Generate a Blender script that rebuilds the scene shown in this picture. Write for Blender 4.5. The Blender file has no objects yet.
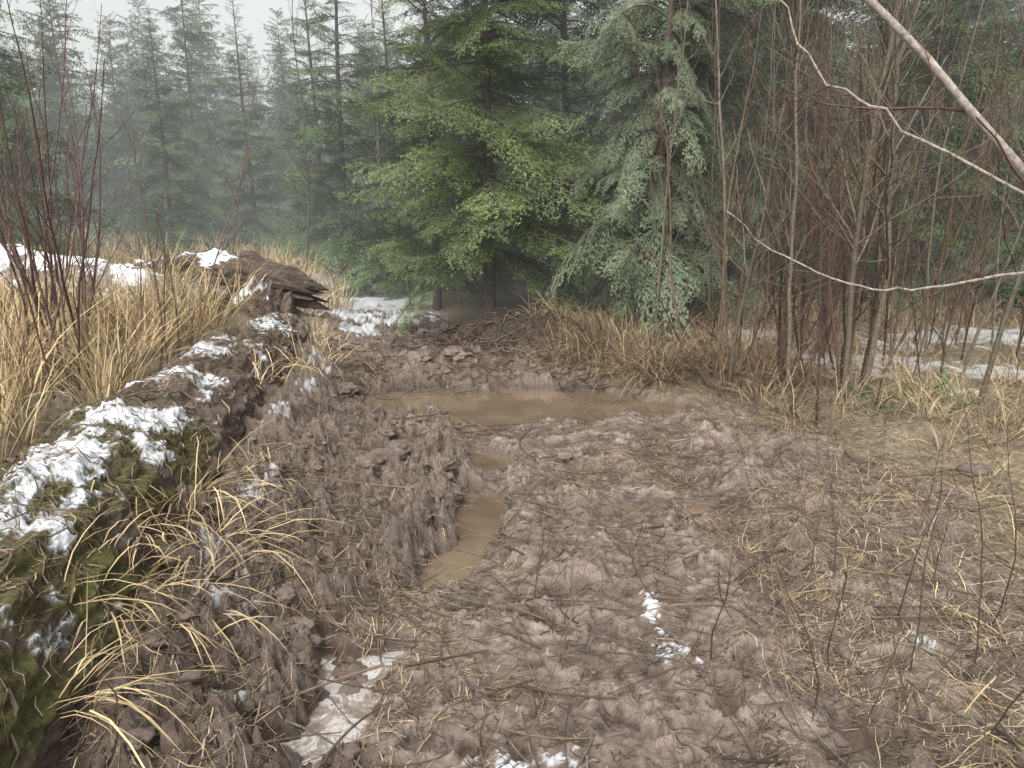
import bpy, math, numpy as np, time, bmesh
rng = np.random.default_rng(11)
scene = bpy.context.scene
TAU = 2*math.pi

# ---------------------------------------------------------------- noise
_g = np.random.default_rng(3)
_ang = _g.uniform(0, TAU, 1024); G2 = np.stack([np.cos(_ang), np.sin(_ang)], 1).astype(np.float32)
_v = _g.normal(size=(1024, 3)); G3 = (_v/np.linalg.norm(_v, axis=1)[:, None]).astype(np.float32)
PERM = _g.permutation(1024).astype(np.int32)
def _hs(a, s): return PERM[(a+s*37) & 1023]
def fade(t): return t*t*t*(t*(t*6-15)+10)
def pn2(x, y, s=0):
    xi = np.floor(x).astype(np.int32); yi = np.floor(y).astype(np.int32)
    fx = (x-xi).astype(np.float32); fy = (y-yi).astype(np.float32); u = fade(fx); v = fade(fy)
    hx = (_hs(xi, s), _hs(xi+1, s))
    def g(i, j):
        k = PERM[(hx[i]+yi+j) & 1023]
        return G2[k, 0]*(fx-i)+G2[k, 1]*(fy-j)
    a = g(0, 0)*(1-u)+g(1, 0)*u; b = g(0, 1)*(1-u)+g(1, 1)*u
    return (a*(1-v)+b*v)*1.5
def pn3(x, y, z, s=0):
    x = np.asarray(x); xi = np.floor(x).astype(np.int32); yi = np.floor(y).astype(np.int32); zi = np.floor(z).astype(np.int32)
    fx = x-xi; fy = y-yi; fz = z-zi; u = fade(fx); v = fade(fy); w = fade(fz)
    r = 0
    for i in (0, 1):
        hx = _hs(xi+i, s)
        for j in (0, 1):
            hy = PERM[(hx+yi+j) & 1023]
            for k in (0, 1):
                q = PERM[(hy+zi+k) & 1023]
                d = G3[q, 0]*(fx-i)+G3[q, 1]*(fy-j)+G3[q, 2]*(fz-k)
                r = r + d*(u if i else 1-u)*(v if j else 1-v)*(w if k else 1-w)
    return r*1.5
def fbm(x, y, f, o=4, s=0, gain=.5):
    r = 0; a = 1; t = 0
    for i in range(o):
        r = r+a*pn2(x*f+i*17.3, y*f-i*9.1, s+i); t += a; a *= gain; f *= 2.03
    return r/t
def fbm3(x, y, z, f, o=4, s=0, gain=.5):
    r = 0; a = 1; t = 0
    for i in range(o):
        r = r+a*pn3(x*f+i*7.7, y*f, z*f, s+i); t += a; a *= gain; f *= 2.03
    return r/t
def ss(a, b, x):
    t = np.clip((x-a)/(b-a), 0, 1); return t*t*(3-2*t)

# ---------------------------------------------------------------- terrain functions
def poly_dist(x, y, P):
    d = np.full(np.shape(x), 1e9); side = np.zeros(np.shape(x))
    for (ax, ay), (bx, by) in zip(P[:-1], P[1:]):
        dx, dy = bx-ax, by-ay; t = np.clip(((x-ax)*dx+(y-ay)*dy)/(dx*dx+dy*dy), 0, 1)
        ex = x-(ax+t*dx); ey = y-(ay+t*dy); q = np.hypot(ex, ey)
        m = q < d; d = np.where(m, q, d); side = np.where(m, np.sign(ex*dy-ey*dx), side)
    return d, side
def xr(y): return np.interp(y, [0, 2, 3, 4.2, 5.1, 6, 6.6, 7.2, 7.9, 9.5, 11, 13], [2.5, 2.5, 2.55, 2.75, 2.6, 2.1, 1.75, .95, .35, .1, -1.0, -2.0])
def xl(y): return np.interp(y, [0, 2.4, 5.9, 8.8, 10.5, 13], [-1.3, -1.4, -1.75, -2.15, -2.6, -3.0])
def mudmask(x, y):
    n = fbm(x, y, 1.3, 3, 5)*.5+fbm(x, y, 6, 2, 8)*.12
    r = ss(-.12, .25, xr(y)-x+n); l = ss(-.2, .2, x-xl(y)+n*.6)
    return r*l*ss(12.5, 11, y+n)
RUT = [(-.1, 6.2), (-.2, 5.5), (-.12, 4.8), (-.2, 4.0), (-.34, 3.5), (-.55, 2.9), (-.62, 2.4), (-.7, 1.6)]
RUT2 = [(1.2, 6.4), (1.05, 5), (1.25, 3.6), (1.2, 1.6)]
_pr = np.random.default_rng(21)
PRINTS = [(_pr.uniform(-1.1, 2.4), _pr.uniform(1.7, 6.2), _pr.uniform(0, TAU), _pr.uniform(.05, .14), _pr.uniform(.035, .065), _pr.uniform(.02, .045)) for _ in range(110)]
SNOWN = [(-.02, 2.0, .2, .1), (.62, 2.65, .08, .12), (.6, 3.0, .05, .2), (-1.15, 2.85, .2, .14), (-1.3, 3.2, .18, .14),
         (1.6, 2.75, .07, .1), (-1.35, 3.9, .07, .3), (-1.75, 7.0, .14, .25), (-1.6, 6.0, .12, .2), (-1.55, 5.0, .1, .2), (2.0, 2.2, .12, .14), (.15, 2.05, .1, .06), (-.95, 2.3, .08, .06)]
SNOWF = [(3.6, 7.6, .8, .45), (4.7, 7.1, .7, .4), (2.9, 9.2, .7, .5), (5.3, 9, 1.2, .7), (4.2, 8.4, .5, .3), (3.7, 6.3, .25, .14), (3.2, 6.9, .3, .15), (-2.3, 13.2, 1.1, 1.8), (-3.6, 15.5, 1.2, 1.2), (-1.6, 11.2, .5, .9), (-2.4, 11.0, .7, .6), (-2.0, 9.8, .3, .5), (-5, 19, 2.5, 1.5), (6.5, 8, .8, .4)]
def snowf(x, y):
    def f(L):
        f = np.full(np.shape(x), -2.0)
        for cx, cy, rx, ry in L: f = np.maximum(f, 1-np.hypot((x-cx)/rx, (y-cy)/ry))
        return f
    return np.maximum(ss(.0, .3, f(SNOWN)+fbm(x, y, 12, 5, 77, .85)*2.6-.42), ss(0, .15, f(SNOWF)+fbm(x, y, 4, 5, 79, .7)*1.5-.2))
def roughf(x, y):
    rough = ss(-.28, -.55, x+.3*pn2(x*1.2, y*1.2, 9))*ss(10, 7.5, y)
    return np.maximum(np.maximum(rough, .7*ss(5.7, 7.0, y)), .3*ss(.05, .25, fbm(x, y, .9, 3, 26)))
def height0(x, y):
    m = mudmask(x, y)
    far = ss(20, 8, y)
    h = .05*fbm(x, y, .5, 2, 1)
    h = h + .22*ss(0, 1.2, xl(y)-x+.1)+.12*ss(-.1, .8, x-xr(y)) + 1.5*ss(25, 90, y)*ss(10, -40, x)
    h = h + (1-m)*(.06*fbm(x, y, 2.2, 3, 30)+.02*fbm(x, y, 9, 2, 33)*far)
    d, side = poly_dist(x, y, RUT)
    rough = roughf(x, y)
    amp = .42+1.0*rough
    wx = x+.03*pn2(x*5, y*5, 2); wy = y+.03*pn2(x*5, y*5, 4)
    n1 = fbm(wx, wy, 2.6, 4, 14, .5)
    n1f = fbm(wx, wy, 9, 5, 18, .68)
    mud = .045*rough+.12*amp*n1+.060*(.22+rough)*n1f-.012
    n2 = fbm(x, y, 24, 3, 41, .7)
    mud = mud+.020*(.35+.9*rough)*n2
    mud = mud + .055*rough*ss(.06, .12, fbm(wx, wy, 6, 5, 47, .68))+.014*(.4+rough)*ss(.1, .14, fbm(wx, wy, 8, 5, 48, .7))+.008*ss(.12, .16, fbm(x, y, 19, 4, 49, .7))
    w = .075+.13*pn2(x*2.3, y*2.3, 50)
    dd = d+.14*fbm(x, y, 5, 5, 52, .68)
    rd = ss(w+.10, w-.03, dd)
    bed = np.interp(y, [1.6, 1.9, 2.7, 2.85, 3.15, 3.3, 4.4, 4.55, 4.8, 4.95, 5.2, 5.35, 6.2], [-.03, -.11, -.11, -.02, -.03, -.12, -.12, -.03, -.04, -.11, -.10, -.03, -.06])
    mud = mud*(1-.6*rd)+bed*rd*ss(6.6, 6.0, y)
    mud = mud+.07*np.exp(-((dd-w-.15)/.09)**2)*ss(3.0, 3.5, y)*ss(5.6, 4.9, y)*(side > 0)*(1+3*n1f)
    d2, _ = poly_dist(x, y, RUT2)
    mud = mud-.035*np.exp(-(d2/.17)**2)+.024*np.exp(-((d2-.3)/.09)**2)
    e = np.hypot((x-.05)/1.85, (y-6.6)/.66)+.7*fbm(x, y, 2.6, 5, 60, .68)
    pd = ss(1.15, .8, e); mud = mud*(1-.75*pd)-.135*pd
    for px_, py_, rx, ry in [(.75, 4.2, .5, .2), (1.5, 5.2, .4, .15), (.35, 3.2, .22, .1), (1.7, 3.6, .3, .12), (.5, 5.4, .3, .12)]:
        e = np.hypot((x-px_)/rx, (y-py_)/ry)+.7*fbm(x, y, 4.4, 4, 63, .6)
        mud = mud-.055*ss(1.2, .6, e)
    for cx, cy, a, l, ww, dp in PRINTS:
        k = (np.abs(x-cx) < .3) & (np.abs(y-cy) < .3)
        if not k.any(): continue
        X = x[k]-cx; Y = y[k]-cy
        q = np.hypot((X*math.cos(a)+Y*math.sin(a))/l, (-X*math.sin(a)+Y*math.cos(a))/ww)+n1f[k]*1.0
        mud[k] += -dp*ss(1.1, .85, q)+dp*.35*np.exp(-((q-1.25)/.22)**2)
    h = h*(1-m)+m*(h*.6+mud)
    h = h+.24*ss(.55, -.1, x-xl(y))*ss(1.6, 2.6, y)*(1+.9*fbm(x, y, 4, 4, 67, .6))*ss(12, 9, y)
    h = h+.30*np.exp(-(((x-.15)/.95)**2+((y-9.0)/.6)**2))*(1+.9*fbm(x, y, 5, 4, 66, .6))
    return h
WATER = -.068

# ---------------------------------------------------------------- mesh builder
class MB:
    def __init__(s): s.v = []; s.q = []; s.t = []; s.qm = []; s.tm = []; s.a = []; s.n = 0
    def add(s, v, f, mat=0, tint=None):
        v = np.asarray(v, np.float32).reshape(-1, 3); f = np.asarray(f, np.int32)
        if f.shape[1] == 4: s.q.append(f+s.n); s.qm.append(np.full(len(f), mat, np.int32))
        else: s.t.append(f+s.n); s.tm.append(np.full(len(f), mat, np.int32))
        s.v.append(v)
        s.a.append(np.full(len(v), .5, np.float32) if tint is None else np.broadcast_to(np.asarray(tint, np.float32), (len(v),)))
        s.n += len(v)
    def mesh(s, name, mats, smooth=False, attrs=None):
        v = np.concatenate(s.v); me = bpy.data.meshes.new(name)
        parts = []; tot = []; mi = []
        if s.q:
            q = np.concatenate(s.q); parts.append(q.ravel()); tot.append(np.full(len(q), 4)); mi += s.qm
        if s.t:
            t = np.concatenate(s.t); parts.append(t.ravel()); tot.append(np.full(len(t), 3)); mi += s.tm
        lv = np.concatenate(parts); tot = np.concatenate(tot); st = np.concatenate([[0], np.cumsum(tot)[:-1]]); mi = np.concatenate(mi)
        me.vertices.add(len(v)); me.vertices.foreach_set('co', v.ravel())
        me.loops.add(len(lv)); me.loops.foreach_set('vertex_index', lv.astype(np.int32))
        me.polygons.add(len(tot)); me.polygons.foreach_set('loop_start', st.astype(np.int32))
        me.polygons.foreach_set('material_index', mi.astype(np.int32))
        me.polygons.foreach_set('use_smooth', np.full(len(tot), smooth))
        for m in mats: me.materials.append(m)
        at = me.attributes.new('tint', 'FLOAT', 'POINT'); at.data.foreach_set('value', np.concatenate(s.a).astype(np.float32))
        for k, a in (attrs or {}).items():
            at = me.attributes.new(k, 'FLOAT', 'POINT'); at.data.foreach_set('value', np.asarray(a, np.float32).ravel())
        me.update(calc_edges=True)
        return me
    def obj(s, name, mats, smooth=False, attrs=None, loc=(0, 0, 0), parent=None):
        o = bpy.data.objects.new(name, s.mesh(name, mats, smooth, attrs)); o.location = loc
        scene.collection.objects.link(o)
        if parent: o.parent = parent
        return o
def nrm(a): return a/np.maximum(np.linalg.norm(a, axis=-1, keepdims=True), 1e-9)
def tubes(mb, P, R, sides=5, mat=0, tint=None):
    n, k, _ = P.shape
    T = np.gradient(P, axis=1); T = nrm(T)
    md = nrm(P[:, -1]-P[:, 0]); ref = np.where(np.abs(md[:, 2:3]) > .75, np.array([[1., .13, 0]]), np.array([[0, .05, 1.]]))
    N = nrm(np.cross(T, ref[:, None, :])); B = np.cross(T, N)
    a = np.arange(sides)*TAU/sides
    V = P[:, :, None, :]+R[:, :, None, None]*(np.cos(a)[None, None, :, None]*N[:, :, None, :]+np.sin(a)[None, None, :, None]*B[:, :, None, :])
    i = np.arange(n)[:, None, None]*k*sides; j = np.arange(k-1)[None, :, None]*sides; s0 = np.arange(sides)[None, None, :]; s1 = (s0+1) % sides
    F = np.stack([i+j+s0, i+j+s1, i+j+sides+s1, i+j+sides+s0], -1).reshape(-1, 4)
    tt = None if tint is None else np.repeat(tint, k*sides)
    mb.add(V, F, mat, tt)
def grow(start, d, L, k, wob, bias=(0, 0, 0), r=rng):
    n = len(start); P = np.zeros((n, k, 3)); P[:, 0] = start; d = nrm(d); b = np.array(bias)
    st = (np.asarray(L)/(k-1))[:, None]
    for i in range(1, k):
        d = nrm(d+r.normal(size=(n, 3))*wob+b); P[:, i] = P[:, i-1]+d*st
    return P
def kids(P, R, nper, t0, t1, ang, lf, k, wob, bias, rf=.6, r=rng, minr=.0012):
    n, kk, _ = P.shape
    idx = np.repeat(np.arange(n), nper); t = r.uniform(t0, t1, len(idx)); f = t*(kk-1); i = np.minimum(f.astype(int), kk-2); w = (f-i)[:, None]
    s = P[idx, i]*(1-w)+P[idx, i+1]*w; T = nrm(P[idx, i+1]-P[idx, i])
    rad = (R[idx, i]*(1-w[:, 0])+R[idx, i+1]*w[:, 0])
    pr = nrm(np.cross(T, r.normal(size=(len(idx), 3)))); a = r.normal(ang, .18, len(idx))[:, None]
    L = np.linalg.norm(np.diff(P, axis=1), axis=2).sum(1)[idx]*lf*(1.15-t*.75)*r.uniform(.45, 1.15, len(idx))
    C = grow(s, T*np.cos(a)+pr*np.sin(a), L, k, wob, bias, r)
    RR = np.maximum(rad*rf, minr)[:, None]*np.linspace(1, .35, k)[None, :]
    return C, np.maximum(RR, minr*.7)
def bare(name, bases, H, r0, mat, loc=None, lean=.12, wob=.05, n1=9, n2=4, n3=0, dirs=None, k=14, ang=.65, lf=.38, seed=0, t0=.2):
    r = np.random.default_rng(seed); bases = np.array(bases, float); n = len(bases)
    d = np.array([[0, 0, 1.]])+r.normal(size=(n, 3))*lean if dirs is None else np.array(dirs, float)
    P = grow(bases, d, H, k, wob, (0, 0, .03), r); R = np.asarray(r0)[:, None]*np.linspace(1, .22, k)[None, :]
    mb = MB(); tubes(mb, P, R, 7, 0, r.uniform(0, 1, n))
    A, RA = kids(P, R, n1, t0, .97, ang, lf, 8, .1, (0, 0, .06), .5, r); tubes(mb, A, RA, 5, 0, r.uniform(0, 1, len(A)))
    B, RB = kids(A, RA, n2, .15, .95, .6, .5, 6, .12, (0, 0, .05), .6, r, .001); tubes(mb, B, RB, 4, 0, r.uniform(0, 1, len(B)))
    if n3:
        C, RC = kids(B, RB, n3, .2, .95, .6, .5, 4, .12, (0, 0, .05), .7, r, .0008); tubes(mb, C, RC, 3, 0, r.uniform(0, 1, len(C)))
    return mb.obj(name, [mat], True)

def blades(mb, root, H, W, az, lean, droop, k=6, mat=0, r=rng):
    n = len(root); d = np.stack([np.cos(az)*lean, np.sin(az)*lean, np.ones(n)], 1); d = nrm(d)
    P = np.zeros((n, k, 3)); P[:, 0] = root; st = (H/(k-1))[:, None]; hz = np.stack([np.cos(az), np.sin(az), np.zeros(n)], 1)
    for i in range(1, k):
        d = nrm(d+hz*(droop*.5)[:, None]-np.array([0, 0, 1.])*(droop*(i/k)*1.0)[:, None]+r.normal(size=(n, 3))*.09)
        P[:, i] = P[:, i-1]+d*st
    g = height(P[:, :, 0], P[:, :, 1])+.006; low = P[:, :, 2] < g; P[:, 1:, 2] = np.where(low, g+r.uniform(0, .02, (n, k)), P[:, :, 2])[:, 1:]
    tw = r.uniform(-.8, .8, n); sx = np.stack([-np.sin(az+tw), np.cos(az+tw), r.uniform(-.3, .3, n)], 1)
    w = W[:, None]*np.array([.7, 1, .95, .8, .5, .08])[None, :k] if k == 6 else W[:, None]*np.linspace(1, .15, k)[None, :]
    V = np.stack([P-sx[:, None]*w[..., None]/2, P+sx[:, None]*w[..., None]/2], 2)
    i = np.arange(n)[:, None]*k*2; j = np.arange(k-1)[None, :]*2
    F = np.stack([i+j, i+j+1, i+j+3, i+j+2], -1).reshape(-1, 4)
    mb.add(V, F, mat, np.repeat(r.uniform(0, 1, n), k*2))

# ---------------------------------------------------------------- materials
def mk(name, rough=.8, spec=.3):
    m = bpy.data.materials.new(name); m.use_nodes = True; nt = m.node_tree; b = nt.nodes['Principled BSDF']
    b.inputs['Roughness'].default_value = rough; b.inputs['Specular IOR Level'].default_value = spec
    return m, nt, b
def nd(nt, t, **kw):
    n = nt.nodes.new(t)
    for k, v in kw.items():
        if k in n.inputs: n.inputs[k].default_value = v
        else: setattr(n, k, v)
    return n
def noise(nt, scale, det=6, rough=.6, vec=None, dist=0):
    n = nd(nt, 'ShaderNodeTexNoise', Scale=scale, Detail=det, Roughness=rough, Distortion=dist)
    if vec: nt.links.new(vec, n.inputs['Vector'])
    return n.outputs['Fac']
def ramp(nt, fac, stops):
    r = nt.nodes.new('ShaderNodeValToRGB'); e = r.color_ramp.elements
    while len(e) < len(stops): e.new(.5)
    for i, (p, c) in enumerate(stops):
        e[i].position = p; e[i].color = (*(c if hasattr(c, '__len__') else (c, c, c)), 1)
    nt.links.new(fac, r.inputs[0]); return r.outputs[0]
def mix(nt, f, a, b, mode='MIX'):
    n = nt.nodes.new('ShaderNodeMix'); n.data_type = 'RGBA'; n.blend_type = mode
    for s, v in ((0, f), (6, a), (7, b)):
        if isinstance(v, bpy.types.NodeSocket): nt.links.new(v, n.inputs[s])
        else: n.inputs[s].default_value = v if s == 0 else (*v, 1)
    return n.outputs[2]
def mth(nt, op, a, b=0, c=None):
    n = nt.nodes.new('ShaderNodeMath'); n.operation = op; n.use_clamp = False
    for i, v in enumerate((a, b)):
        if isinstance(v, bpy.types.NodeSocket): nt.links.new(v, n.inputs[i])
        else: n.inputs[i].default_value = v
    return n.outputs[0]
def attr(nt, name):
    n = nt.nodes.new('ShaderNodeAttribute'); n.attribute_name = name; return n.outputs['Fac']
def bump(nt, b, h, dist=.01, st=1.0):
    n = nd(nt, 'ShaderNodeBump', Strength=st, Distance=dist); nt.links.new(h, n.inputs['Height']); nt.links.new(n.outputs[0], b.inputs['Normal'])
def pos(nt): return nt.nodes.new('ShaderNodeNewGeometry').outputs['Position']

def mud_color(nt, p):
    c = ramp(nt, noise(nt, 2.3, 6, .65, p), [(.3, (.15, .108, .082)), (.5, (.24, .18, .143)), (.72, (.345, .272, .22))])
    c = mix(nt, mth(nt, 'MULTIPLY', ramp(nt, noise(nt, 19, 5, .7, p), [(.42, 1), (.58, 0)]), .5), c, (.10, .070, .052))
    c = mix(nt, mth(nt, 'MULTIPLY', ramp(nt, noise(nt, 90, 3, .7, p), [(.58, 0), (.7, 1)]), .3), c, (.40, .32, .23))
    c = mix(nt, mth(nt, 'MULTIPLY', ramp(nt, noise(nt, 130, 3, .7, p), [(.33, 1), (.42, 0)]), .5), c, (.05, .035, .026))
    return c
def mat_ground():
    m, nt, b = mk('ground', .6, .85); L = nt.links.new; p = pos(nt)
    c = mud_color(nt, p); wet_shade = attr(nt, 'wet_shade')
    c = mix(nt, mth(nt, 'MULTIPLY', wet_shade, .75), c, (.08, .055, .040))  # darkens wet low mud and puts crevice shade into the base colour
    th = ramp(nt, noise(nt, 30, 6, .75, p), [(.3, (.06, .042, .027)), (.5, (.17, .13, .08)), (.7, (.34, .26, .16))])
    c = mix(nt, attr(nt, 'mud'), th, c)
    c = mix(nt, attr(nt, 'humus'), c, ramp(nt, noise(nt, 25, 6, .75, p), [(.35, (.025, .017, .012)), (.6, (.07, .048, .033)), (.75, (.14, .10, .065))]))
    sn = attr(nt, 'snow'); c = mix(nt, sn, c, mix(nt, noise(nt, 25, 4, .6, p), (.44, .44, .44), (.66, .68, .70)))
    L(c, b.inputs['Base Color'])
    sl = ramp(nt, noise(nt, 2.2, 5, .7, p), [(.52, 0), (.62, 1)])
    sl = mth(nt, 'MAXIMUM', sl, mth(nt, 'MULTIPLY', attr(nt, 'rough'), .7))
    r = mix(nt, sl, (.10, .10, .10), ramp(nt, noise(nt, 14, 4, .7, p), [(.44, .17), (.66, .6)]))
    r = mix(nt, wet_shade, r, (.15, .15, .15)); r = mix(nt, attr(nt, 'mud'), (.9, .9, .9), r); r = mix(nt, sn, r, (.75, .75, .75)); L(r, b.inputs['Roughness'])
    # drying cracks only in a few patches
    v = nd(nt, 'ShaderNodeTexVoronoi', Scale=6); v.feature = 'DISTANCE_TO_EDGE'
    wv = nd(nt, 'ShaderNodeTexNoise', Scale=7, Detail=5); L(p, wv.inputs['Vector']); va = nd(nt, 'ShaderNodeVectorMath'); va.operation = 'SCALE'; va.inputs['Scale'].default_value = .3; L(wv.outputs['Color'], va.inputs[0])
    vb = nt.nodes.new('ShaderNodeVectorMath'); L(p, vb.inputs[0]); L(va.outputs[0], vb.inputs[1]); L(vb.outputs[0], v.inputs['Vector'])
    cm = ramp(nt, noise(nt, 1.6, 3, .6, p), [(.52, 0), (.58, 1)])
    cr = mth(nt, 'MULTIPLY', mth(nt, 'SUBTRACT', ramp(nt, v.outputs['Distance'], [(0, 0), (.022, 1)]), 1.0), cm)
    h = mth(nt, 'ADD', noise(nt, 38, 8, .78, p), mth(nt, 'MULTIPLY', noise(nt, 150, 4, .75, p), .35))
    h = mth(nt, 'MULTIPLY', h, mth(nt, 'ADD', mth(nt, 'MULTIPLY', sl, .75), .28))
    h = mth(nt, 'ADD', h, mth(nt, 'MULTIPLY', cr, .35))
    bump(nt, b, h, .034, 1.0); return m
def mat_tint(name, lo, hi, rough=.8, spec=.2, nscale=None, nlo=.6, trans=0, bumps=None):
    m, nt, b = mk(name, rough, spec); L = nt.links.new
    c = mix(nt, attr(nt, 'tint'), lo, hi)
    if nscale:
        tc = nt.nodes.new('ShaderNodeTexCoord').outputs['Object']
        f = ramp(nt, noise(nt, nscale, 3, .65, tc), [(.3, nlo), (.7, 1.25)]); c = mix(nt, 1.0, c, f, 'MULTIPLY')
        if bumps: bump(nt, b, noise(nt, nscale*3, 5, .7, tc), bumps, 1)
    L(c, b.inputs['Base Color']); return m
M_ground = mat_ground()
def mat_clod():
    m, nt, b = mk('mud_clod', .32, .7); p = pos(nt); c = mix(nt, .35, mud_color(nt, p), (.08, .055, .042)); nt.links.new(c, b.inputs['Base Color'])
    bump(nt, b, noise(nt, 80, 6, .7, p), .014, 1); return m
M_clod = mat_clod()
M_straw = mat_tint('dry_grass', (.18, .125, .06), (.59, .455, .26), .65, .3, 3, .7)
M_mat = mat_tint('matted_grass', (.13, .09, .052), (.47, .36, .215), .7, .3, 2, .6)
M_litter = mat_tint('straw_litter', (.10, .072, .046), (.46, .36, .23), .6, .3, 8, .5)
M_brown = mat_tint('dead_brown', (.05, .035, .026), (.19, .135, .095), .8, .2, 8, .5)
M_red = mat_tint('red_bark', (.05, .030, .025), (.15, .09, .07), .6, .3, 30, .6)
M_grey = mat_tint('grey_bark', (.10, .085, .062), (.18, .155, .115), .7, .25, 45, .45, bumps=.003)
M_pale = mat_tint('pale_bark', (.22, .18, .145), (.36, .315, .27), .6, .3, 60, .35, bumps=.002)
M_trunk = mat_tint('conifer_bark', (.075, .058, .045), (.13, .10, .08), .85, .2, 25, .5, bumps=.008)
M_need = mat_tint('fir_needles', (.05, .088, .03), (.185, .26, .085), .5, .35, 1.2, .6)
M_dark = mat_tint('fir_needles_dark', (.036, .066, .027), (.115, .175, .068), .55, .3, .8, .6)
M_cedar = mat_tint('cedar_foliage', (.055, .085, .043), (.20, .245, .155), .6, .2, 1.5, .6)
M_leaf = mat_tint('evergreen_leaf', (.03, .06, .02), (.07, .12, .04), .5, .3)
def mat_water():
    m, nt, b = mk('muddy_water', .03, 1.0); p = pos(nt)
    c = ramp(nt, noise(nt, 2, 4, .6, p), [(.35, (.12, .085, .057)), (.65, (.19, .14, .095))]); nt.links.new(c, b.inputs['Base Color'])
    bump(nt, b, noise(nt, 9, 2, .5, p), .002, .4); return m
def mat_ice():
    m, nt, b = mk('ice', .2, .7); p = pos(nt)
    n = nd(nt, 'ShaderNodeTexNoise', Scale=7, Detail=9, Roughness=.75, Distortion=.8); nt.links.new(p, n.inputs['Vector'])
    c = ramp(nt, n.outputs['Fac'], [(.40, (.15, .115, .09)), (.49, (.27, .23, .195)), (.53, (.50, .49, .47)), (.57, (.26, .23, .20)), (.64, (.45, .44, .42))]); nt.links.new(c, b.inputs['Base Color'])
    bump(nt, b, n.outputs['Fac'], .012, .5); return m
def mat_log(name, base, moss=True):
    m, nt, b = mk(name, .75, .35); L = nt.links.new; tc = nt.nodes.new('ShaderNodeTexCoord').outputs['Object']
    w = nd(nt, 'ShaderNodeMapping'); w.inputs['Scale'].default_value = (9, 1.6, 9) if moss else (1.6, 9, 9); L(tc, w.inputs['Vector'])
    f = noise(nt, 2.2, 7, .7, w.outputs[0])
    c = ramp(nt, f, [(.3, tuple(x*.3 for x in base)), (.5, base), (.7, tuple(x*1.7 for x in base))])
    c = mix(nt, ramp(nt, noise(nt, 11, 5, .7, tc), [(.58, 0), (.68, .7)]), c, (.26, .28, .22))
    if moss:
        c = mix(nt, attr(nt, 'moss'), c, ramp(nt, noise(nt, 24, 7, .85, tc), [(.32, (.035, .030, .013)), (.46, (.09, .078, .028)), (.55, (.135, .14, .04)), (.62, (.165, .135, .055)), (.75, (.26, .205, .10))]))
    c = mix(nt, attr(nt, 'mudc'), c, mud_color(nt, tc))
    c = mix(nt, attr(nt, 'snow'), c, (.60, .62, .64)); L(c, b.inputs['Base Color'])
    inv = mth(nt, 'SUBTRACT', 1.0, mth(nt, 'MULTIPLY', attr(nt, 'snow'), .8))
    h = mth(nt, 'MULTIPLY', mth(nt, 'ADD', f, mth(nt, 'MULTIPLY', noise(nt, 60, 6, .75, tc), .6)), inv)
    bump(nt, b, h, .045, 1); return m

# ---------------------------------------------------------------- ground
def axis(segs):
    out = []
    for a, b, s0, s1 in segs:
        x = a
        while x < b:
            out.append(x); t = (x-a)/(b-a); x += s0*(s1/s0)**t
    return np.array(out+[segs[-1][1]])
px = axis([(0, 2.6, .0115, .0125), (2.6, 6, .014, .06), (6, 200, .06, 20)])
X = np.concatenate([-px[::-1][:-1], px]); Y = axis([(-40, 1.2, 6, .04), (1.2, 4.2, .011, .012), (4.2, 8, .012, .026), (8, 16, .026, .14), (16, 300, .14, 20)])
gx, gy = np.meshgrid(X, Y)
hz = height0(gx, gy); sn = snowf(gx, gy)*ss(-.09, -.05, hz); mm = mudmask(gx, gy)
hz = hz+sn*(.009+.006*fbm(gx, gy, 12, 3, 90))*(1+1.0*(gy > 6))
def blur(a, n):
    for ax in (0, 1):
        c = np.cumsum(np.pad(a, [(n+1, n) if q == ax else (0, 0) for q in (0, 1)], mode='edge'), axis=ax)
        a = (c[2*n+1:]-c[:-2*n-1] if ax == 0 else c[:, 2*n+1:]-c[:, :-2*n-1])/(2*n+1)
    return a
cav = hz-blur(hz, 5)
wet_shade = np.clip((ss(.02, -.05, hz-.02*fbm(gx, gy, 3, 3, 70))+ss(.001, -.010, cav))*mm, 0, 1)  # low wet mud, plus painted shade in crevices below the smoothed surface
hum = ss(1.3, .6, np.hypot((gx+.1)/1.3, (gy-9.2)/1.1)+.5*fbm(gx, gy, 2.5, 3, 72))
def height(x, y):
    x = np.asarray(x, float); y = np.asarray(y, float)
    i = np.clip(np.searchsorted(X, x)-1, 0, len(X)-2); j = np.clip(np.searchsorted(Y, y)-1, 0, len(Y)-2)
    u = np.clip((x-X[i])/(X[i+1]-X[i]), 0, 1); v = np.clip((y-Y[j])/(Y[j+1]-Y[j]), 0, 1)
    return (hz[j, i]*(1-u)+hz[j, i+1]*u)*(1-v)+(hz[j+1, i]*(1-u)+hz[j+1, i+1]*u)*v
nx, ny = len(X), len(Y)
i = np.arange(ny-1)[:, None]*nx; j = np.arange(nx-1)[None, :]
F = np.stack([i+j, i+j+1, i+j+1+nx, i+j+nx], -1).reshape(-1, 4)
mb = MB(); mb.add(np.stack([gx, gy, hz], -1), F)
g_ob = mb.obj('ground', [M_ground], True, {'mud': mm, 'snow': sn, 'wet_shade': wet_shade, 'humus': hum, 'rough': roughf(gx, gy)})

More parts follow.
